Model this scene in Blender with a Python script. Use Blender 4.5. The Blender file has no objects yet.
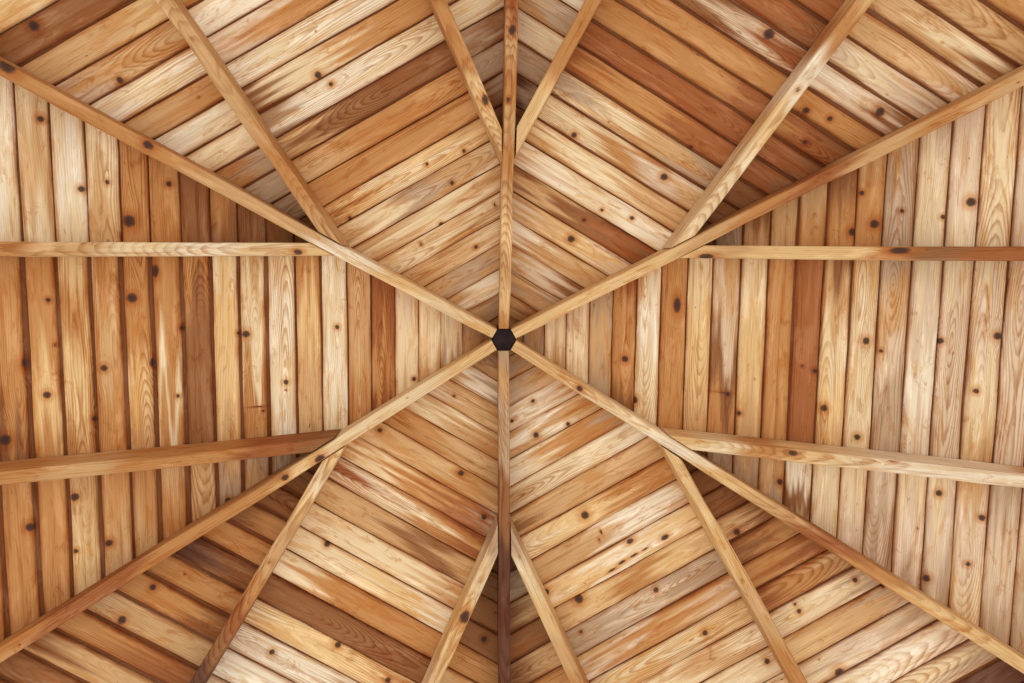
import bpy, math, random
import numpy as np
from mathutils import Matrix, Vector

# ------------------------------------------------------------------ scene
scn = bpy.context.scene
COL = scn.collection
PI = math.pi
T30 = math.tan(PI / 6)
CAM_Z = 1.6                 # eye height
APEX = 3.0 + CAM_Z          # underside of the rafters at the hub
T = 0.5                     # pitch: the roof falls 0.5 m per metre outward
RH = 0.139                  # rafter depth: the boards lie this far above the rafters' underside
JD = 0.332                  # jack rafters stand this far to either side of a panel's middle line
F_PX, CX, CY = 789.85, -0.0942, -0.3239
ROT = (0.11057, -0.04068, 0.01111)


def rotm():
    rx, ry, rz = ROT
    cx, sx, cy, sy, cz, sz = math.cos(rx), math.sin(rx), math.cos(ry), math.sin(ry), math.cos(rz), math.sin(rz)
    return (np.array([[1, 0, 0], [0, cx, -sx], [0, sx, cx]]) @ np.array([[cy, 0, sy], [0, 1, 0], [-sy, 0, cy]])
            @ np.array([[cz, -sz, 0], [sz, cz, 0], [0, 0, 1]]))


RM = rotm()
FACES = {'east': 0, 'southeast': 60, 'southwest': 120, 'west': 180, 'northwest': 240, 'northeast': 300}
SH = {'R': 'east', 'LR': 'southeast', 'LL': 'southwest', 'L': 'west', 'UL': 'northwest', 'UR': 'northeast'}


def nt(deg):
    a = math.radians(deg)
    return np.array([math.cos(a), math.sin(a), 0.0]), np.array([-math.sin(a), math.cos(a), 0.0])


def survey(face, px, py, hh):
    """A measured point of the photograph as (outward distance, sideways distance) on a roof plane."""
    d = np.array([(px - 512) / F_PX, (py - 341.5) / F_PX, 1.0]) @ RM
    o = np.array([CX, CY, -3.0])
    n, t = nt(FACES[face])
    k = (hh - T * (n @ o) - o[2]) / (d[2] + T * (n @ d))
    p = o + k * d
    return float(n @ p), float(t @ p)


# ------------------------------------------------------------------ colours of the timber (sRGB 0-255)
PAL = {
    'W': (250, 234, 205), 'C': (242, 217, 174), 'Y': (236, 199, 142), 'T': (216, 173, 121), 'P': (230, 203, 171),
    'G': (200, 170, 138), 'O': (203, 146, 88), 'R': (171, 106, 61), 'B': (158, 107, 66), 'D': (112, 72, 54),
}
GAIN = np.array([0.97, 0.975, 0.95])


def lin(c):
    c = np.array(c, float) / 255.0
    return np.where(c <= 0.04045, c / 12.92, ((c + 0.055) / 1.055) ** 2.4)


LIN = {k: lin(v) * GAIN for k, v in PAL.items()}


def stops(code, f):
    """Colours of the letters in code, spread over 0..1 and blended, at the fractions f."""
    cs = np.array([LIN[c] for c in code])
    if len(cs) == 1:
        return np.repeat(cs, len(f), 0)
    x = np.clip(f, 0, 1) * (len(cs) - 1)
    i = np.minimum(x.astype(int), len(cs) - 2)
    w = x - i
    w = np.clip((w - 0.5) * 1.7 + 0.5, 0, 1)
    w = (w * w * (3 - 2 * w))[:, None]
    return cs[i] * (1 - w) + cs[i + 1] * w


def wavy(rng, x, n=5, lo=0.6, hi=6.0):
    """A smooth random function of x, about -1..1."""
    y = np.zeros_like(x)
    for _ in range(n):
        fr = math.exp(rng.uniform(math.log(lo), math.log(hi)))
        y += np.sin(x * fr * 2 * PI + rng.uniform(0, 7)) / math.sqrt(fr)
    return y / math.sqrt(n) * 1.2


# ------------------------------------------------------------------ materials
def pine_material():
    m = bpy.data.materials.new('weathered_pine')
    m.use_nodes = True
    nt_ = m.node_tree
    N, L = nt_.nodes, nt_.links
    N.clear()

    def node(t, **k):
        n = N.new(t)
        for a, b in k.items():
            setattr(n, a, b)
        return n

    def val(sock, v):
        if hasattr(v, 'is_linked') or isinstance(v, bpy.types.NodeSocket):
            L.new(v, sock)
        else:
            sock.default_value = v

    def math_(op, a, b=0.0, c=0.0, clamp=False):
        n = node('ShaderNodeMath', operation=op, use_clamp=clamp)
        val(n.inputs[0], a); val(n.inputs[1], b); val(n.inputs[2], c)
        return n.outputs[0]

    def attr(name):
        return node('ShaderNodeAttribute', attribute_name=name)

    def ramp(x, lo, hi, a=0.0, b=1.0):
        n = node('ShaderNodeMapRange', interpolation_type='SMOOTHSTEP')
        val(n.inputs['Value'], x)
        for k, v in (('From Min', lo), ('From Max', hi), ('To Min', a), ('To Max', b)):
            val(n.inputs[k], v)
        return n.outputs['Result']

    def mix(f, a, b, mode='MIX'):
        n = node('ShaderNodeMix', data_type='RGBA', blend_type=mode)
        val(n.inputs[0], f)
        for s, v in ((n.inputs[6], a), (n.inputs[7], b)):
            if isinstance(v, bpy.types.NodeSocket):
                L.new(v, s)
            else:
                s.default_value = (*v, 1)
        return n.outputs[2]

    gc = node('ShaderNodeSeparateXYZ')
    L.new(attr('grain').outputs['Vector'], gc.inputs[0])
    u, v, sd = gc.outputs
    ring = attr('ring').outputs['Fac']
    kd = attr('knot').outputs['Fac']
    edge = attr('edge').outputs['Fac']
    base = attr('tint').outputs['Color']

    def noise(su, sv, off=0.0, detail=3.0, rough=0.55, dist=0.0):
        c = node('ShaderNodeCombineXYZ')
        L.new(math_('MULTIPLY', u, su), c.inputs[0])
        L.new(math_('MULTIPLY', v, sv), c.inputs[1])
        L.new(math_('ADD', sd, off), c.inputs[2])
        n = node('ShaderNodeTexNoise', noise_dimensions='3D')
        L.new(c.outputs[0], n.inputs['Vector'])
        n.inputs['Scale'].default_value = 1.0
        n.inputs['Detail'].default_value = detail
        n.inputs['Roughness'].default_value = rough
        n.inputs['Distortion'].default_value = dist
        return n.outputs['Fac']

    # blotches of the old orange finish and of bleached wood, drawn out along the grain
    blotch = noise(4.0, 26.0, 3.1, 5, 0.66, 0.9)
    orange = mix(1.0, base, (0.90, 0.70, 0.48), 'MULTIPLY')
    c = mix(math_('MULTIPLY', ramp(blotch, 0.53, 0.61), 0.72), base, orange)
    bleach = noise(3.6, 20.0, 17.7, 5, 0.62, 0.7)
    pale = mix(1.0, mix(1.0, base, (1.16, 1.22, 1.32), 'MULTIPLY'), (0.03, 0.03, 0.025), 'ADD')
    c = mix(math_('MULTIPLY', ramp(bleach, 0.52, 0.64), 0.8), c, pale)
    # broad dark streaks along the grain
    streak = noise(2.2, 75.0, 31.0, 3, 0.6, 0.3)
    brown = mix(1.0, c, (0.66, 0.46, 0.31), 'MULTIPLY')
    c = mix(math_('MULTIPLY', ramp(streak, 0.54, 0.72), 0.7), c, brown)
    # growth rings: thin late-wood lines; the arches come from the ring field of each board
    wob = math_('MULTIPLY', math_('SUBTRACT', noise(12.0, 120.0, 5.0, 2), 0.5), 0.55)
    ph = math_('FRACT', math_('ADD', ring, wob))
    late = math_('MULTIPLY', ramp(ph, 0.35, 0.86), ramp(ph, 0.90, 1.0, 1.0, 0.0))
    strong = math_('MULTIPLY', ramp(noise(2.5, 9.0, 47.0, 2), 0.38, 0.62, 0.22, 0.85), attr('figure').outputs['Fac'])
    c = mix(math_('MULTIPLY', late, strong), c, mix(1.0, c, (0.62, 0.41, 0.27), 'MULTIPLY'))
    # fine fibre
    fib = noise(14.0, 520.0, 71.0, 2, 0.7)
    c = mix(1.0, c, mix(ramp(fib, 0.25, 0.75), (0.92, 0.90, 0.88), (1.07, 1.06, 1.05)), 'MULTIPLY')
    # stain that ran along the board edges
    en = noise(7.0, 40.0, 90.0, 3)
    est = math_('MULTIPLY', ramp(edge, 0.000, 0.013, 1.0, 0.0), ramp(en, 0.36, 0.60, 0.15, 0.95))
    c = mix(est, c, mix(1.0, c, (0.72, 0.50, 0.36), 'MULTIPLY'))
    # small dark pits, checks and iron stains
    pit = noise(26.0, 60.0, 120.0, 1, 0.4)
    c = mix(math_('MULTIPLY', ramp(pit, 0.80, 0.84), 0.75), c, (0.12, 0.06, 0.035))
    smud = noise(9.0, 26.0, 150.0, 5, 0.72, 0.9)
    c = mix(math_('MULTIPLY', ramp(smud, 0.56, 0.66), 0.62), c, mix(1.0, c, (0.70, 0.47, 0.30), 'MULTIPLY'))
    flow = noise(1.6, 42.0, 190.0, 6, 0.72, 1.6)
    c = mix(math_('MULTIPLY', ramp(flow, 0.57, 0.65), 0.6), c, mix(1.0, c, (0.80, 0.58, 0.38), 'MULTIPLY'))
    c = mix(math_('MULTIPLY', ramp(flow, 0.44, 0.36), 0.5), c, mix(1.0, c, (1.10, 1.14, 1.22), 'MULTIPLY'))
    # knots: dark heart, paler rim, warm halo
    kw = math_('ADD', kd, math_('MULTIPLY', math_('SUBTRACT', noise(90, 90, 8.0, 2), 0.5), 0.5))
    c = mix(ramp(kw, 1.1, 2.8, 0.8, 0.0), c, mix(1.0, c, (0.82, 0.56, 0.36), 'MULTIPLY'))
    heart = mix(ramp(kw, 0.3, 0.9), (0.045, 0.02, 0.015), (0.085, 0.036, 0.022))
    c = mix(ramp(kw, 0.70, 1.25, 0.93, 0.0), c, heart)
    bsdf = node('ShaderNodeBsdfPrincipled')
    L.new(c, bsdf.inputs['Base Color'])
    bsdf.inputs['Roughness'].default_value = 0.7
    bsdf.inputs['Specular IOR Level'].default_value = 0.15
    bump = node('ShaderNodeBump')
    bump.inputs['Strength'].default_value = 0.15
    bump.inputs['Distance'].default_value = 0.002
    L.new(math_('ADD', fib, math_('MULTIPLY', late, -0.5)), bump.inputs['Height'])
    L.new(bump.outputs[0], bsdf.inputs['Normal'])
    out = node('ShaderNodeOutputMaterial')
    L.new(bsdf.outputs[0], out.inputs[0])
    return m


def plain_material(name, col, rough=0.6, col2=None, scale=30):
    m = bpy.data.materials.new(name)
    m.use_nodes = True
    N, L = m.node_tree.nodes, m.node_tree.links
    b = N['Principled BSDF']
    n = N.new('ShaderNodeTexNoise')
    n.inputs['Scale'].default_value = scale
    n.inputs['Detail'].default_value = 5
    g = N.new('ShaderNodeTexCoord')
    L.new(g.outputs['Object'], n.inputs['Vector'])
    r = N.new('ShaderNodeValToRGB')
    r.color_ramp.elements[0].position = 0.35
    r.color_ramp.elements[1].position = 0.7
    r.color_ramp.elements[0].color = (*col, 1)
    r.color_ramp.elements[1].color = (*(col2 or col), 1)
    L.new(n.outputs['Fac'], r.inputs[0])
    L.new(r.outputs[0], b.inputs['Base Color'])
    b.inputs['Roughness'].default_value = rough
    b.inputs['Specular IOR Level'].default_value = 0.12
    return m


PINE = pine_material()
HUBM = plain_material('dark_hub_stain', (0.009, 0.004, 0.004), 0.5, (0.030, 0.013, 0.011), 40)
FELT = plain_material('roofing_felt', (0.03, 0.03, 0.03), 0.9, (0.05, 0.05, 0.05))


# ------------------------------------------------------------------ meshes
def make_mesh(name, co, quads, ngons, mat, attrs, parent=None, origin=None, smooth=True):
    co = np.asarray(co, float).copy()
    if origin is not None:
        co = co - np.asarray(origin)
    me = bpy.data.meshes.new(name)
    me.from_pydata(co.tolist(), [], [list(map(int, q)) for q in quads] + [list(map(int, q)) for q in ngons])
    for k, (typ, arr) in attrs.items():
        if typ == 'FLOAT':
            a = me.attributes.new(k, 'FLOAT', 'POINT')
            a.data.foreach_set('value', np.asarray(arr, np.float32).ravel())
        elif typ == 'VEC':
            a = me.attributes.new(k, 'FLOAT_VECTOR', 'POINT')
            a.data.foreach_set('vector', np.asarray(arr, np.float32).ravel())
        else:
            a = me.attributes.new(k, 'FLOAT_COLOR', 'POINT')
            arr = np.concatenate([np.asarray(arr), np.ones((len(arr), 1))], 1)
            a.data.foreach_set('color', arr.astype(np.float32).ravel())
    me.materials.append(mat)
    me.update()
    ob = bpy.data.objects.new(name, me)
    COL.objects.link(ob)
    if origin is not None and parent is None:
        ob.location = origin
    if parent is not None:
        ob.parent = parent
    return ob


def tag(o, label, cat, group=None):
    o['label'] = label
    o['category'] = cat
    o['kind'] = 'thing'
    if group:
        o['group'] = group


def loop_faces(na, nb):
    """Quads of a tube: na stations along, nb points round."""
    i = np.arange(na - 1)[:, None] * nb
    j = np.arange(nb)[None, :]
    j2 = (j + 1) % nb
    a, b, c, d = i + j, i + j2, i + nb + j2, i + nb + j
    return np.stack([a, d, c, b], -1).reshape(-1, 4)


def knot_field(u, v, knots):
    kd = np.full(u.shape, 4.0)
    push = np.zeros(u.shape)
    for ku, kv, r, el in knots:
        du, dv = (u - ku) / el, v - kv
        d = np.hypot(du, dv)
        kd = np.minimum(kd, d / r)
        if el < 0.2:
            continue
        push += np.sign(dv) * r * 1.3 * np.exp(-(np.hypot((u - ku) / 3.2, dv) / (r * 1.5)) ** 2)
    return kd, push


def ring_field(rng, u, v, style):
    """Distance to the pith of the log, in ring widths: straight lines, or arches where the pith runs near the face."""
    if style == 'arch':
        v0 = rng.uniform(-0.012, 0.012)
        depth = (u - rng.uniform(-0.3, 0.3)) * rng.uniform(0.05, 0.10) * rng.choice((-1, 1)) + 0.01 * wavy(rng, u * 1.0, 4, 0.5, 2.5)
        r = np.sqrt((v - v0 - 0.004 * wavy(rng, u, 3, 0.5, 3)) ** 2 + (0.004 + np.abs(depth)) ** 2 * 0.9)
        return r / rng.uniform(0.0042, 0.0060)
    v0 = rng.choice((-1, 1)) * rng.uniform(0.05, 0.14)
    r = np.abs(v - v0) + 0.008 * wavy(rng, u, 4, 0.4, 1.6)
    return r / rng.uniform(0.005, 0.009)


# ------------------------------------------------------------------ the boards of the six roof panels
S = [0.0, .078, .158, .24, .323, .405, .486, .566, .65, .73, .815, .897, .975, 1.055, 1.135, 1.21, 1.29, 1.37, 1.446,
     1.528, 1.605, 1.685, 1.763, 1.84, 1.92, 2.0, 2.08, 2.16, 2.24, 2.32, 2.40]
# one letter per colour met along each board; zones: before, between and after the two jack rafters
TONES = {  # some boards near the hub and in rafter corners have shade in their tone
    'west': {
        'M': {0: 'T', 1: 'TG', 2: 'GCP', 3: 'TCC', 4: 'CCP', 5: 'RORR', 6: 'OTT', 7: 'CWCW', 8: 'TTYO', 9: 'WCWC', 10: 'OOCCT',
              11: 'TYYYC', 12: 'BBBO', 13: 'OCOOO', 14: 'TYOO', 15: 'OOTO', 16: 'OYOY', 17: 'OYOO', 18: 'BOOO', 19: 'OO'},  # next-to-last board has a darker lower end, shade put into the tone
        'P': {8: 'B', 9: 'B', 10: 'BB', 11: 'BO', 12: 'BB', 13: 'OO', 14: 'OO', 15: 'TC', 16: 'CWC', 17: 'CTC', 18: 'CWC', 19: 'C'},
        'N': {8: 'G', 9: 'G', 10: 'TG', 11: 'GT', 12: 'TT', 13: 'OT', 14: 'TO', 15: 'TO', 16: 'YT', 17: 'OO', 18: 'OO', 19: 'O'}},
    'northwest': {
        'M': {0: 'T', 1: 'TG', 2: 'TWC', 3: 'TGT', 4: 'TTC', 5: 'CCTC', 6: 'TCT', 7: 'TCGTC', 8: 'OYCYT', 9: 'OOO', 10: 'TOO',
              11: 'TBBB', 12: 'GWWCC', 13: 'BCOO', 14: 'WCWC', 15: 'POO', 16: 'WWO', 17: 'ODO', 18: 'OT'},
        'P': {8: 'B', 9: 'BG', 10: 'GG', 11: 'GB', 12: 'CC', 13: 'TC', 14: 'TT'},
        'N': {8: 'B', 9: 'GG', 10: 'GG', 11: 'OG', 12: 'CC', 13: 'WC', 14: 'TO', 15: 'WCW', 16: 'PTOT', 17: 'TTY', 18: 'BBB', 19: 'YC',
              20: 'CT'}},
    'northeast': {
        'M': {0: 'T', 1: 'TB', 2: 'GTG', 3: 'TPB', 4: 'WTT', 5: 'PTYP', 6: 'BTBRB', 7: 'TWCWW', 8: 'TCCTT', 9: 'CCOPT', 10: 'GCTG',
              11: 'ROORR', 12: 'RRRR', 13: 'OOOR', 14: 'OOOO', 15: 'OBPR', 16: 'OBRRB', 17: 'RBRR', 18: 'OR'},
        'N': {8: 'B', 9: 'DG', 10: 'GG', 11: 'PC', 12: 'TG', 13: 'GW', 14: 'CT'},
        'P': {8: 'B', 9: 'B', 10: 'BB', 11: 'BRB', 12: 'RRB', 13: 'ORB', 14: 'OOO', 15: 'WPB', 16: 'PCPG', 17: 'TTTP', 18: 'TTCB',
              19: 'TTTT', 20: 'OOB', 21: 'BO'}},
    'east': {
        'N': {8: 'B', 9: 'GG', 10: 'BT', 11: 'TT', 12: 'TO', 13: 'BO', 14: 'TOO', 15: 'TGG', 16: 'PCC', 17: 'PPC', 18: 'CC', 19: 'PP'},
        'M': {0: 'T', 1: 'TG', 2: 'PCT', 3: 'PCC', 4: 'GTG', 5: 'ROOB', 6: 'CWCC', 7: 'OOO', 8: 'CYT', 9: 'TPBO', 10: 'CYT',
              11: 'OOO', 12: 'RRR', 13: 'BTCYT', 14: 'YCCC', 15: 'GTPGG', 16: 'CPWP', 17: 'CPPP', 18: 'CPCT', 19: 'PPP', 20: 'P'},
        'P': {8: 'B', 9: 'GG', 10: 'TG', 11: 'TTG', 12: 'CWBT', 13: 'CC', 14: 'CP', 15: 'PGP', 16: 'CPG', 17: 'CPG', 18: 'TPC',
              19: 'GPG', 20: 'PG'}},
    'southeast': {
        'M': {0: 'T', 1: 'TG', 2: 'TG', 3: 'OPWP', 4: 'OTWT', 5: 'GOOCW', 6: 'WCCT', 7: 'TTTB', 8: 'OOYYC', 9: 'PWWTTT', 10: 'YCWYC',
              11: 'TYOYT', 12: 'GGPGG', 13: 'PTOOPT', 14: 'YYCYC', 15: 'CTCC', 16: 'CCC', 17: 'CC'},
        'N': {8: 'B', 9: 'BB', 10: 'BB', 11: 'BT', 12: 'OB', 13: 'RO', 14: 'TOR', 15: 'GCC', 16: 'GTY', 17: 'GPC', 18: 'PWC',
              19: 'GCO', 20: 'DD', 21: 'DB'},
        'P': {8: 'B', 9: 'GG', 10: 'TB', 11: 'BR', 12: 'TB', 13: 'OO', 14: 'TO'}},
    'southwest': {
        'M': {0: 'T', 1: 'TG', 2: 'GWT', 3: 'TTP', 4: 'OTCT', 5: 'TTOO', 6: 'TOTTT', 7: 'GROCO', 8: 'ROCPR', 9: 'TBTT', 10: 'TCCC',
              11: 'WYCC', 12: 'OOOC', 13: 'BBBB', 14: 'OYYC', 15: 'OWWP', 16: 'WWW', 17: 'PP'},
        'N': {8: 'B', 9: 'B', 10: 'B', 11: 'B', 12: 'O', 13: 'TT', 14: 'T'},
        'P': {8: 'B', 9: 'B', 10: 'BB', 11: 'OB', 12: 'OO', 13: 'BD', 14: 'OO', 15: 'BOO', 16: 'TT', 17: 'RO', 18: 'TTB', 19: 'RB',
              20: 'DB', 21: 'BD'}}}
# the groove beside a board (bare tongue), in metres: (inner boards, outer boards)
GAPS = {'west': {'M': (.0015, .013), 'N': (.004, .013), 'P': (.003, .0055)},
        'northwest': {'M': (.0013, .0055), 'N': (.003, .007), 'P': (.003, .0045)},
        'northeast': {'M': (.0012, .010), 'N': (.003, .0045), 'P': (.004, .010)},
        'east': {'M': (.0025, .006), 'N': (.004, .006), 'P': (.003, .004)},
        'southeast': {'M': (.0010, .0035), 'N': (.004, .007), 'P': (.003, .006)},
        'southwest': {'M': (.0013, .0045), 'N': (.003, .004), 'P': (.006, .012)}}
# arched grain where the photo shows it
ARCHES = {('west', 'M', 10), ('west', 'M', 12), ('west', 'M', 14), ('west', 'P', 14), ('west', 'M', 15), ('west', 'N', 12),
          ('northwest', 'M', 14), ('northwest', 'M', 11), ('northwest', 'N', 15), ('northeast', 'M', 12), ('northeast', 'M', 10),
          ('northeast', 'P', 17), ('northeast', 'P', 16), ('northeast', 'P', 19), ('east', 'M', 15), ('east', 'M', 17),
          ('east', 'M', 6), ('east', 'N', 15), ('east', 'P', 15), ('southeast', 'M', 14), ('southeast', 'M', 12),
          ('southeast', 'N', 18), ('southeast', 'M', 6), ('southwest', 'M', 13), ('southwest', 'M', 5), ('southwest', 'P', 13),
          ('southwest', 'P', 18), ('northeast', 'M', 15), ('southwest', 'M', 15), ('northwest', 'M', 7), ('east', 'M', 18)}
KNOTS_PX = {
    'west': [(129, 221, 5), (81, 189, 2.6), (107, 182, 2), (169, 184, 2.5), (132, 298, 4.2), (48, 300, 2), (55, 345, 1.5),
             (246, 334, 3.4), (239, 333, 2), (155, 271, 3.2), (182, 328, 2.4), (104, 368, 2.8), (153, 363, 2.8), (47, 395, 3),
             (95, 419, 2.6), (30, 527, 3.4), (75, 497, 3.4), (109, 543, 3), (76, 551, 2), (228, 501, 3.2), (286, 382, 2.6),
             (5, 440, 4.5), (26, 363, 3.4), (337, 327, 2.4), (414, 379, 2.3), (41, 119, 2.6), (286, 390, 1.2), (178, 396, 1.8), (257, 407, 7.5), (263, 411, 1.6)],
    'northwest': [(120, 80, 2.7), (34, 26, 4), (318, 75, 3), (331, 84, 2.2), (427, 164, 1.8), (464, 151, 2), (476, 247, 2.2),
                  (441, 224, 2.2), (350, 218, 2.4), (421, 244, 2.6), (495, 205, 2.6), (452, 183, 2.2)],
    'northeast': [(574, 135, 2.7), (602, 210, 1.8), (632, 218, 2.3), (571, 239, 3.8), (664, 177, 3.4), (805, 142, 2.2),
                  (806, 110.6, 3.2), (830, 118.5, 2.4), (769, 34, 4.6), (880, 112, 3.8), (691, 147, 1.8), (584, 220, 1.8)],
    'east': [(862, 193, 2.2), (875, 224, 3.8), (852, 232, 3.4), (902, 211, 2), (943, 217, 2), (971, 202, 3.8), (625, 359, 3.4),
             (635, 400, 2.8), (866, 341, 3.2), (941, 341, 2.6), (881, 351, 1.8), (976, 391, 2.5), (824, 408, 3.2),
             (857, 437, 2.8), (802, 366, 1.6), (815, 371, 2.4), (780, 482, 2.8), (939, 493, 2.8), (982, 518, 2.8),
             (926, 578, 3.2), (968, 564, 2.2), (739, 413, 2.4), (998, 336, 3.2), (677, 305, 3.6), (723, 392, 9.5), (728, 394, 2.4)],
    'southeast': [(533, 401, 2.2), (512, 421, 2.2), (536, 435, 3), (568, 424, 2.4), (585, 515, 4), (546, 592, 3.2),
                  (579, 599, 4.2), (630, 541, 2.4), (665, 537, 2.4), (705, 633, 2.6), (767, 661, 2.6), (799, 611, 2.2),
                  (855, 580, 2.4), (840, 673, 4.4), (795, 604, 1.5), (737, 532, 3.2), (883, 586, 1.8), (581, 632, 1.8),
                  (656, 590, 2.6), (601, 532, 2.6), (599, 540, 2.2), (612, 570, 1.0), (622, 562, 1.4), (634, 555, 1.1), (645, 549, 1.0)],
    'southwest': [(454, 396, 1.8), (461, 473, 3.1), (380, 430, 2.6), (484, 517, 2.8), (327, 544, 2.8), (338, 645, 2.8),
                  (388, 680, 2.6), (272, 652, 2.6), (153, 587, 2.8), (173, 587, 2), (122, 620, 3.6), (120, 627, 3.2),
                  (484, 639, 3)]}
LONG_KNOTS = {(257, 407): 0.09, (723, 392): 0.09, (612, 570): 5.0, (622, 562): 3.0, (634, 555): 4.5, (645, 549): 4.0, (601, 532): 0.45, (599, 540): 0.5, (677, 305): 2.2, (421, 244): 0.5, (495, 205): 0.5, (350, 218): 0.7, (155, 271): 1.8, (153, 363): 1.6, (630, 541): 1.5,
              (665, 537): 1.8, (635, 400): 1.3, (780, 482): 1.2, (26, 363): 1.3}

# ------------------------------------------------------------------ rafters: measured centre lines of the jacks
JACKS_PX = {('west', 1): [(0, 248.7), (120, 248.8), (270, 249.2)], ('west', -1): [(0, 478), (120, 467), (270, 450)],
            ('northwest', -1): [(165.2, 0), (218.5, 80), (297.5, 190)], ('northwest', 1): [(438.7, 0), (473.6, 80), (487, 112)],
            ('northeast', -1): [(593.2, 0), (549.3, 80)], ('northeast', 1): [(864, 0), (807, 80), (714, 200)],
            ('east', -1): [(1024, 253.7), (904, 253), (750, 252.5)], ('east', 1): [(1024, 481.5), (904, 470), (760, 451)],
            ('southeast', -1): [(687.5, 480), (757, 603), (800, 683)], ('southeast', 1): [(540, 603), (577, 683)],
            ('southwest', -1): [(470, 603), (435, 683)], ('southwest', 1): [(313, 490), (244.4, 603), (198, 683)]}
JACK_LINE = {}
for key, pts in JACKS_PX.items():
    st = np.array([survey(key[0], x, y, 0.0) for x, y in pts])
    b, a = np.polyfit(st[:, 0], st[:, 1], 1)
    JACK_LINE[key] = (a, b)

COLOUR_WORDS = {'W': 'bleached cream', 'D': 'dark brown', 'R': 'reddish-brown', 'B': 'brown', 'O': 'orange-brown', 'G': 'greyish tan'}


def board(face, zone, k, panel, rng):
    n, t = nt(FACES[face])
    s0, s1 = S[k], S[k + 1]
    sm = (s0 + s1) / 2
    (a1, b1), (a2, b2) = JACK_LINE[(face, -1)], JACK_LINE[(face, 1)]
    wide = sm * T30 < 0.375

    def ends(s):
        lo, hi = -s * T30, s * T30
        j1, j2 = a1 + b1 * s, a2 + b2 * s
        if zone == 'M':
            return (lo, hi) if wide else (j1 + .0006, j2 - .0006)
        return (lo, j1 - .0006) if zone == 'N' else (j2 + .0006, hi)

    g_in, g_out = GAPS[face][zone]
    g = g_in + (g_out - g_in) * min(1, max(0, (k - 4) / 7.0))
    g *= rng.uniform(0.75, 1.2)
    lift = rng.uniform(-0.0012, 0.0012)
    cup = rng.uniform(-0.0010, 0.0010)
    seen = sm < 2.15
    nf = 15 if seen else 5
    # section, round the board: (offset across as a fraction or metres, height above the face plane, width coordinate)
    e1, e2 = s0 + g, s1 - 0.0004
    face_s = np.linspace(e1 + .0022, e2 - .0018, nf)
    sec_s = np.concatenate([[s0 - .003, e1, e1], face_s, [e2, e2, s0 - .003]])
    sec_z = np.concatenate([[.011, .011, .0022], cup * (1 - ((face_s - sm) / .04) ** 2), [.0022, .019, .019]])
    nb = len(sec_s)
    amin, amax = min(ends(s0)[0], ends(s1)[0]), max(ends(s0)[1], ends(s1)[1])
    na = max(3, int((amax - amin) / (0.0085 if seen else 0.06)) + 2)
    fr = np.linspace(0, 1, na)
    w1 = 0.0012 * wavy(rng, fr * (amax - amin), 4, 0.8, 5)
    w2 = 0.0010 * wavy(rng, fr * (amax - amin), 4, 0.8, 5)
    tt = np.zeros((na, nb)); ss = np.zeros((na, nb))
    for j in range(nb):
        sj = sec_s[j]
        lo, hi = ends(max(sj, 0.0))
        if zone == 'M' and wide:
            lo, hi = lo + .0008, hi - .0008
        if hi < lo:
            lo = hi = (lo + hi) / 2
        tt[:, j] = lo + (hi - lo) * fr
        q = min(1, max(0, (sj - e1) / (e2 - e1)))
        ss[:, j] = sj + (w1 * (1 - q) + w2 * q if 1 <= j < nb - 2 else 0)
    zz = RH - T * ss + sec_z[None, :] + lift + 0.0009 * wavy(rng, tt, 3, 0.4, 1.5)
    co = (n[None, None] * ss[..., None] + t[None, None] * tt[..., None])
    co[..., 2] = zz
    co = co.reshape(-1, 3)
    u = tt.ravel()
    v = ((ss - sm) * math.hypot(1, T)).ravel()
    knots = []
    for (px, py, r) in KNOTS_PX[face]:
        ks, kt = survey(face, px, py, RH)
        lo, hi = ends(ks)
        if s0 <= ks < s1 and lo - .005 <= kt <= hi + .005:
            knots.append((kt, (ks - sm) * math.hypot(1, T), r * 0.0038, LONG_KNOTS.get((px, py), 1.0)))
    for _ in range(rng.choice((0, 0, 0, 0, 1))):
        knots.append((rng.uniform(amin, amax), rng.uniform(-.03, .03), rng.uniform(.002, .0035), rng.uniform(.9, 1.6)))
    kd, push = knot_field(u, v, knots)
    style = 'arch' if ((face, zone, k) in ARCHES or rng.random() < 0.25) else 'straight'
    nrng = random.Random(rng.random())
    ring = ring_field(nrng, u, v - push, style)
    code = TONES[face][zone].get(k)
    if code is None:
        code = rng.choice(('T', 'O', 'TC', 'OT', 'B', 'C'))
    f = (u - amin) / max(1e-6, amax - amin)
    fig = 0.95 if style == 'arch' else 0.38
    flame = wavy(rng, v * 14.0 + 0.0 * u, 6, 0.8, 5.0) * 0.10 / max(0.5, amax - amin) + 0.03 * wavy(rng, u * 1.0, 4, 1.0, 4.0)
    tint = stops(code, f + flame)
    tint = tint * (1 + rng.uniform(-.04, .04))
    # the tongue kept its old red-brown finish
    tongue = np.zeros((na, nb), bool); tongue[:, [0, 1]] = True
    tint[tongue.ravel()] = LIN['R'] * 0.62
    edge = np.minimum((ss - e1), (e2 - ss)).ravel()
    edge = np.where(tongue.ravel(), 0.03, np.clip(edge, 0, 1))
    seed = rng.uniform(0, 500)
    quads = loop_faces(na, nb)
    caps = [list(range(nb))[::1], list((na - 1) * nb + np.arange(nb))[::-1]]
    co[:, 2] += APEX
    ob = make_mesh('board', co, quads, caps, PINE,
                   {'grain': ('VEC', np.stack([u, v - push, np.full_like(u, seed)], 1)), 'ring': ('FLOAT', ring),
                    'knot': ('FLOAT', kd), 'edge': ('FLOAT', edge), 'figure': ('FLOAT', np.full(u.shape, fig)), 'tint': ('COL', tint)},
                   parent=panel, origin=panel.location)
    main = max(set(code), key=code.count)
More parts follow.
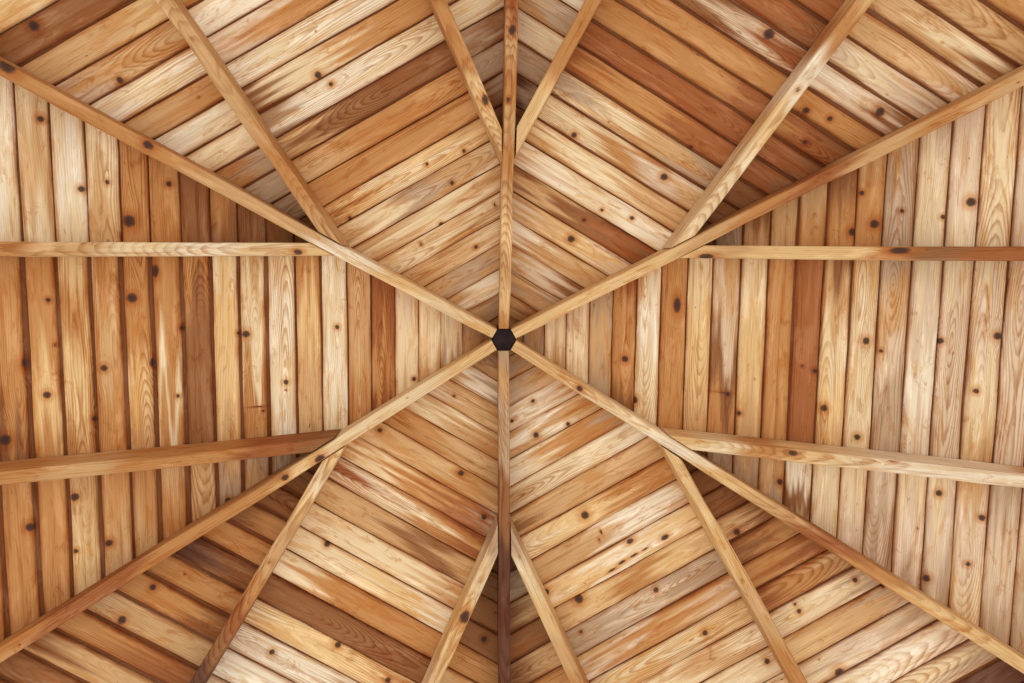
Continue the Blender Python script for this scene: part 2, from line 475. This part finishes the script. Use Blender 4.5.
    if main in COLOUR_WORDS:
        extra = ' with knots' if sum(1 for q in knots if q[2] > .008) > 1 else (' with a dark knot' if any(q[2] > .008 for q in knots) else '')
        ob['label'] = COLOUR_WORDS[main] + ' board' + extra
    return ob


PANEL_LABELS = {
    'west': 'triangular boarded roof panel, orange upright boards at its outer end, leftmost of six',
    'northwest': 'triangular boarded roof panel, top left, cream boards with a brown and orange band',
    'northeast': 'triangular boarded roof panel, top right, broad band of deep reddish-brown boards',
    'east': 'triangular boarded roof panel, palest pinkish upright boards at its outer end, rightmost of six',
    'southeast': 'triangular boarded roof panel, bottom right, mostly cream boards with torn edges and knots',
    'southwest': 'triangular boarded roof panel, bottom left, dark arch-grained board among yellowish cream ones'}
for fi, face in enumerate(FACES):
    n, t = nt(FACES[face])
    panel = bpy.data.objects.new('roof_bay', None)
    COL.objects.link(panel)
    panel.empty_display_size = 0.2
    panel.location = (n[0] * 1.2, n[1] * 1.2, APEX + RH - T * 1.2)
    tag(panel, PANEL_LABELS[face], 'roof panel', 'boarded panels of the roof')
    rng = random.Random(100 + fi)
    for k in range(len(S) - 1):
        sm = (S[k] + S[k + 1]) / 2
        for zone in ('M',) if sm * T30 < 0.375 else ('N', 'M', 'P'):
            board(face, zone, k, panel, rng)


# ------------------------------------------------------------------ rafters
def rafter(name, org, d, side, wid, hgt, s_start, s_end, code, s_vis, knots, rng, wane=0.0):
    """org + d*s is the centre line of the underside (s: metres outward); side: unit vector across; s_start: function of the sideways offset."""
    c = 0.003
    hw = wid / 2
    pts = []                                     # (sideways, up)
    for y in np.linspace(-hw + c, hw - c, 9):
        pts.append((y, 0.0))
    for z in (c, c + .012, c + .03, hgt * .5, hgt - c):
        pts.append((hw, z))
    pts.append((0, hgt - c))
    for z in (hgt - c, hgt * .5, c + .03, c + .012, c):
        pts.append((-hw, z))
    P = np.array(pts)
    per = np.concatenate([[0], np.cumsum(np.hypot(*np.diff(P, axis=0).T))])
    per -= per[4]
    per = np.where(per > per[14], per - per[-1] - 2 * hw, per)   # sides unroll from both edges of the underside
    nb = len(P)
    na = int((s_end - s_start(0)) / 0.012)
    fr = np.linspace(0, 1, na)
    st = np.array([s_start(y) for y, _ in P])
    ss = st[None, :] + (s_end - st)[None, :] * fr[:, None]
    Y = np.repeat(P[None, :, 0], na, 0); Z = np.repeat(P[None, :, 1], na, 0)
    Y = Y + 0.0011 * wavy(rng, ss, 4, 0.4, 2.5)
    lowz = np.exp(-Z / 0.02)
    for sg in (-1, 1):                           # worn, wavy arrises
        w = np.clip(wavy(rng, ss, 4, 0.5, 3.0) - 0.5, 0, 1) * (0.0035 + wane)
        near = np.clip(1 - (hw - sg * P[None, :, 0]) / 0.010, 0, 1)
        Y -= sg * w * near * lowz
        Z += w * near * lowz * 0.7
    Z = Z + 0.0010 * wavy(rng, ss, 3, 0.5, 2.0) * lowz
    co = org[None, None] + d[None, None] * ss[..., None] + side[None, None] * Y[..., None]
    co[..., 2] += Z
    co = co.reshape(-1, 3)
    u = ss.ravel()
    v = np.repeat(per[None], na, 0).ravel()
    kd, push = knot_field(u, v, knots)
    nrng = random.Random(rng.random())
    style = rng.choice(('straight', 'arch'))
    fig = 0.9 if style == 'arch' else 0.5
    ring = ring_field(nrng, u, v - push, style)
    s_in = s_start(0)
    f = (u - s_in) / (s_vis - s_in)
    tint = stops(code, f + 0.02 * np.sin(v * 150)) * np.array([.90, .88, .86])
    edge = np.full(u.shape, 0.02)
    seed = rng.uniform(0, 500)
    co[:, 2] += APEX
    mid = org + d * ((s_in + s_end) / 2) + np.array([0, 0, APEX])
    return make_mesh(name, co, loop_faces(na, nb), [list(range(nb)), list((na - 1) * nb + np.arange(nb))[::-1]], PINE,
                     {'grain': ('VEC', np.stack([u, v - push, np.full_like(u, seed)], 1)), 'ring': ('FLOAT', ring),
                      'knot': ('FLOAT', kd), 'edge': ('FLOAT', edge), 'figure': ('FLOAT', np.full(u.shape, fig)), 'tint': ('COL', tint)}, origin=mid)


HIPS = {
    210: ('YCYWTTOOORO', 2.0, [(0.10, 0), ], 'hip rafter, pale near the hub, turning orange towards the upper left'),
    150: ('YYCCCYOOORROOY', 2.0, [], 'hip rafter, cream near the hub, bright orange towards the lower left, cracked at the joint'),
    330: ('YYYYTORTOTTY', 2.05, [], 'straight hip rafter towards the upper right, reddish where the jack rafters join'),
    30: ('YYCCWYTROYYYY', 2.05, [], 'hip rafter towards the lower right, cream half then reddish-orange patch'),
    270: ('OYTYTOTOTR', 1.1, [], 'orange-tan hip rafter running from hub straight up between two jack rafters'),
    90: ('GTGGBBDDDD', 1.1, [], 'dark purplish-brown hip rafter running from hub straight down')}
HIP_KNOTS = {210: [(148, 145, 3.4), (7, 66, 5)], 150: [(285, 477, 3), (320, 459, 4)], 30: [(580, 388, 3)], 270: [(512, 30, 3.5), (508, 100, 2)],
             330: [], 90: []}
HUB_R = 0.0415


def hip_survey(ang, px, py):
    """Where a measured point lies along and across the underside of a hip rafter."""
    a = math.radians(ang)
    dh = np.array([math.cos(a), math.sin(a), 0]); sd = np.array([-math.sin(a), math.cos(a), 0])
    th = T * math.cos(PI / 6)
    d = np.array([(px - 512) / F_PX, (py - 341.5) / F_PX, 1.0]) @ RM
    o = np.array([CX, CY, -3.0])
    k = (-th * (dh @ o) - o[2]) / (d[2] + th * (dh @ d))
    p = o + k * d
    return float(dh @ p), float(sd @ p)


for hi_, (ang, (code, s_vis, _, lab)) in enumerate(HIPS.items()):
    a = math.radians(ang)
    dh = np.array([math.cos(a), math.sin(a), -T * math.cos(PI / 6)])
    sd = np.array([-math.sin(a), math.cos(a), 0.0])
    kn = [(*hip_survey(ang, x, y), r * .0036, 1.2) for x, y, r in HIP_KNOTS[ang]]
    rng = random.Random(500 + hi_)
    for _ in range(2):
        kn.append((rng.uniform(.3, 2.0), rng.uniform(-.012, .012), rng.uniform(.002, .004), 1.4))
    kn = [(q[0], q[1], q[2], q[3]) for q in kn]
    start = HUB_R + 0.001
    o = rafter('hip_rafter', np.zeros(3), dh, sd, .041, RH - .006, lambda y, st=start: st, 2.72, code, s_vis, kn, rng)
    tag(o, lab, 'rafter', 'hip rafters')

JACK_INFO = {
    ('west', 1): ('YCWCTOO', 1.62, [(298, 252, 3.2)], 'cream jack rafter, level, joining the hip rafter above the hub on the left', 0),
    ('west', -1): ('BROOTOO', 1.62, [], 'orange jack rafter with dark stained tip, lower one on the left', 0),
    ('northwest', -1): ('TOTTTT', 1.75, [], 'tan jack rafter slanting up from the upper-left hip, the outermost one there', .001),
    ('northwest', 1): ('TYYOOOY', 1.15, [(485, 100, 3.9), (468, 60, 1.5)], 'orange jack rafter with big knot, just left of the top hip rafter', .002),
    ('northeast', -1): ('YYOOO', 1.15, [], 'plain orange-tan jack rafter just right of the top hip rafter', 0),
    ('northeast', 1): ('CCCYWOYOT', 1.75, [(798, 90, 2)], 'pale yellow jack rafter, widest band of them, slanting towards the upper right corner', 0),
    ('east', -1): ('YTYYYOBRRO', 1.62, [(706, 257, 3.0), (900, 250, 3.2)], 'level jack rafter on the right, tan half then dark reddish half', 0),
    ('east', 1): ('YCOYCWWWO', 1.62, [(793, 453, 3.4), (893, 461, 2)], 'whitish jack rafter, lower one on the right, sloping down outward', .002),
    ('southeast', -1): ('YYYTOTO', 1.65, [], 'tan jack rafter slanting down from the lower-right hip rafter', .004),
    ('southeast', 1): ('GCYTOYO', 1.35, [], 'wavy-edged tan jack rafter just right of the dark bottom hip rafter', .004),
    ('southwest', -1): ('GCYYCTY', 1.35, [(465, 617, 5)], 'pale jack rafter with a dark knot, just left of the dark bottom hip rafter', .003),
    ('southwest', 1): ('YCYTTORBDD', 1.42, [(269, 562, 1.5)], 'jack rafter slanting down to the lower left, pale then purplish brown', .002)}
for ji, (key, (code, s_vis, kpx, lab, wane)) in enumerate(JACK_INFO.items()):
    face, sg = key
    n, t = nt(FACES[face])
    a, b = JACK_LINE[key]
    nrm = math.hypot(1, b)
    d = n + t * b + np.array([0, 0, -T])
    org = t * a
    kn = []
    for x, y, r in kpx:
        ks, kt = survey(face, x, y, 0.0)
        kn.append((ks, kt - (a + b * ks), r * .0035, 2.4 if (x, y) in ((706, 257), (900, 250)) else 1.15))
    rng = random.Random(800 + ji)
    kn.append((rng.uniform(.6, 1.8), rng.uniform(-.012, .012), rng.uniform(.002, .004), 1.4))
    gap = .002 + rng.uniform(0, .003)

    def start(y, a=a, b=b, sg=sg, gap=gap):
        # the tip is cut to lie against the side of the hip rafter
        return (sg * (a + y) + (.0205 + gap) / math.cos(PI / 6)) / (T30 - sg * b)
    o = rafter('jack_rafter', org, d, t, .043, RH - .003, start, 2.38, code, s_vis, kn, rng, wane)
    tag(o, lab, 'rafter', 'jack rafters')

# ------------------------------------------------------------------ the hub: a short six-sided king post with a chamfered foot
rr = HUB_R / math.cos(PI / 6)
lev = [(-0.012, rr - .004), (-0.009, rr), (0.03, rr), (0.11, rr), (0.125, rr)]
co = []
for z, r in lev:
    for i in range(6):
        an = math.radians(60 * i)
        co.append((r * math.cos(an), r * math.sin(an), APEX + z))
co = np.array(co)
quads = []
for L_ in range(len(lev) - 1):
    for i in range(6):
        j = (i + 1) % 6
        quads.append((L_ * 6 + i, L_ * 6 + j, L_ * 6 + 6 + j, L_ * 6 + 6 + i))
hub = make_mesh('roof_hub', co, quads, [list(range(6))[::-1], list((len(lev) - 1) * 6 + np.arange(6))], HUBM, {},
                origin=np.array([0, 0, APEX]))
tag(hub, 'small dark hexagonal hub block where the six hip rafters meet', 'hub')

# ------------------------------------------------------------------ the roof covering over the boards
co = [(0, 0, APEX + RH + .045)]
for z in (0.0, 0.03):
    for i in range(6):
        an = math.radians(30 + 60 * i)
        R_ = 2.45 / math.cos(PI / 6)
        co.append((R_ * math.cos(an), R_ * math.sin(an), APEX + RH + .045 - T * 2.45 + z))
co.append((0, 0, APEX + RH + .075))
q, tr = [], []
for i in range(6):
    j = (i + 1) % 6
    tr.append((0, 1 + i, 1 + j)); tr.append((13, 7 + j, 7 + i))
    q.append((1 + i, 7 + i, 7 + j, 1 + j))
cover = make_mesh('ceiling', np.array(co), q, tr, FELT, {})
cover.name = 'ceiling_covering'
cover['kind'] = 'structure'

# ------------------------------------------------------------------ daylight: sky above, sunlit paving and lawn below
w = bpy.data.worlds.new('daylight')
scn.world = w
w.use_nodes = True
N, L = w.node_tree.nodes, w.node_tree.links
bg = N['Background']
tc = N.new('ShaderNodeTexCoord')
sx = N.new('ShaderNodeSeparateXYZ')
L.new(tc.outputs['Generated'], sx.inputs[0])
cr = N.new('ShaderNodeValToRGB')
mr = N.new('ShaderNodeMapRange')
mr.inputs['From Min'].default_value = -1
mr.inputs['From Max'].default_value = 1
L.new(sx.outputs[2], mr.inputs['Value'])
L.new(mr.outputs[0], cr.inputs[0])
e = cr.color_ramp.elements
e[0].position = 0.0; e[0].color = (1.08, 1.05, 1.04, 1)
e[1].position = 1.0; e[1].color = (0.55, 0.70, 1.0, 1)
for p_, c_ in ((0.30, (0.90, 0.87, 0.85, 1)), (0.47, (0.42, 0.40, 0.38, 1)), (0.52, (0.50, 0.52, 0.56, 1))):  # horizon band darkened to put the shade of unbuilt eaves into the sky colour
    x = e.new(p_); x.color = c_
L.new(cr.outputs[0], bg.inputs['Color'])
bg.inputs['Strength'].default_value = 1.0

# ------------------------------------------------------------------ camera
cam = bpy.data.cameras.new('camera')
cam.sensor_width = 36.0
cam.lens = 36.0 * F_PX / 1024
cam.clip_start = 0.05
co_ = bpy.data.objects.new('camera', cam)
COL.objects.link(co_)
r_, d_, f_ = RM[0], RM[1], RM[2]
M = Matrix(((r_[0], -d_[0], -f_[0], CX), (r_[1], -d_[1], -f_[1], CY), (r_[2], -d_[2], -f_[2], CAM_Z), (0, 0, 0, 1)))
co_.matrix_world = M
scn.camera = co_

scn.view_settings.view_transform = 'Standard'
scn.view_settings.look = 'None'
scn.view_settings.gamma = 1
scn.view_settings.use_curve_mapping = False
scn.view_settings.exposure = 0.21
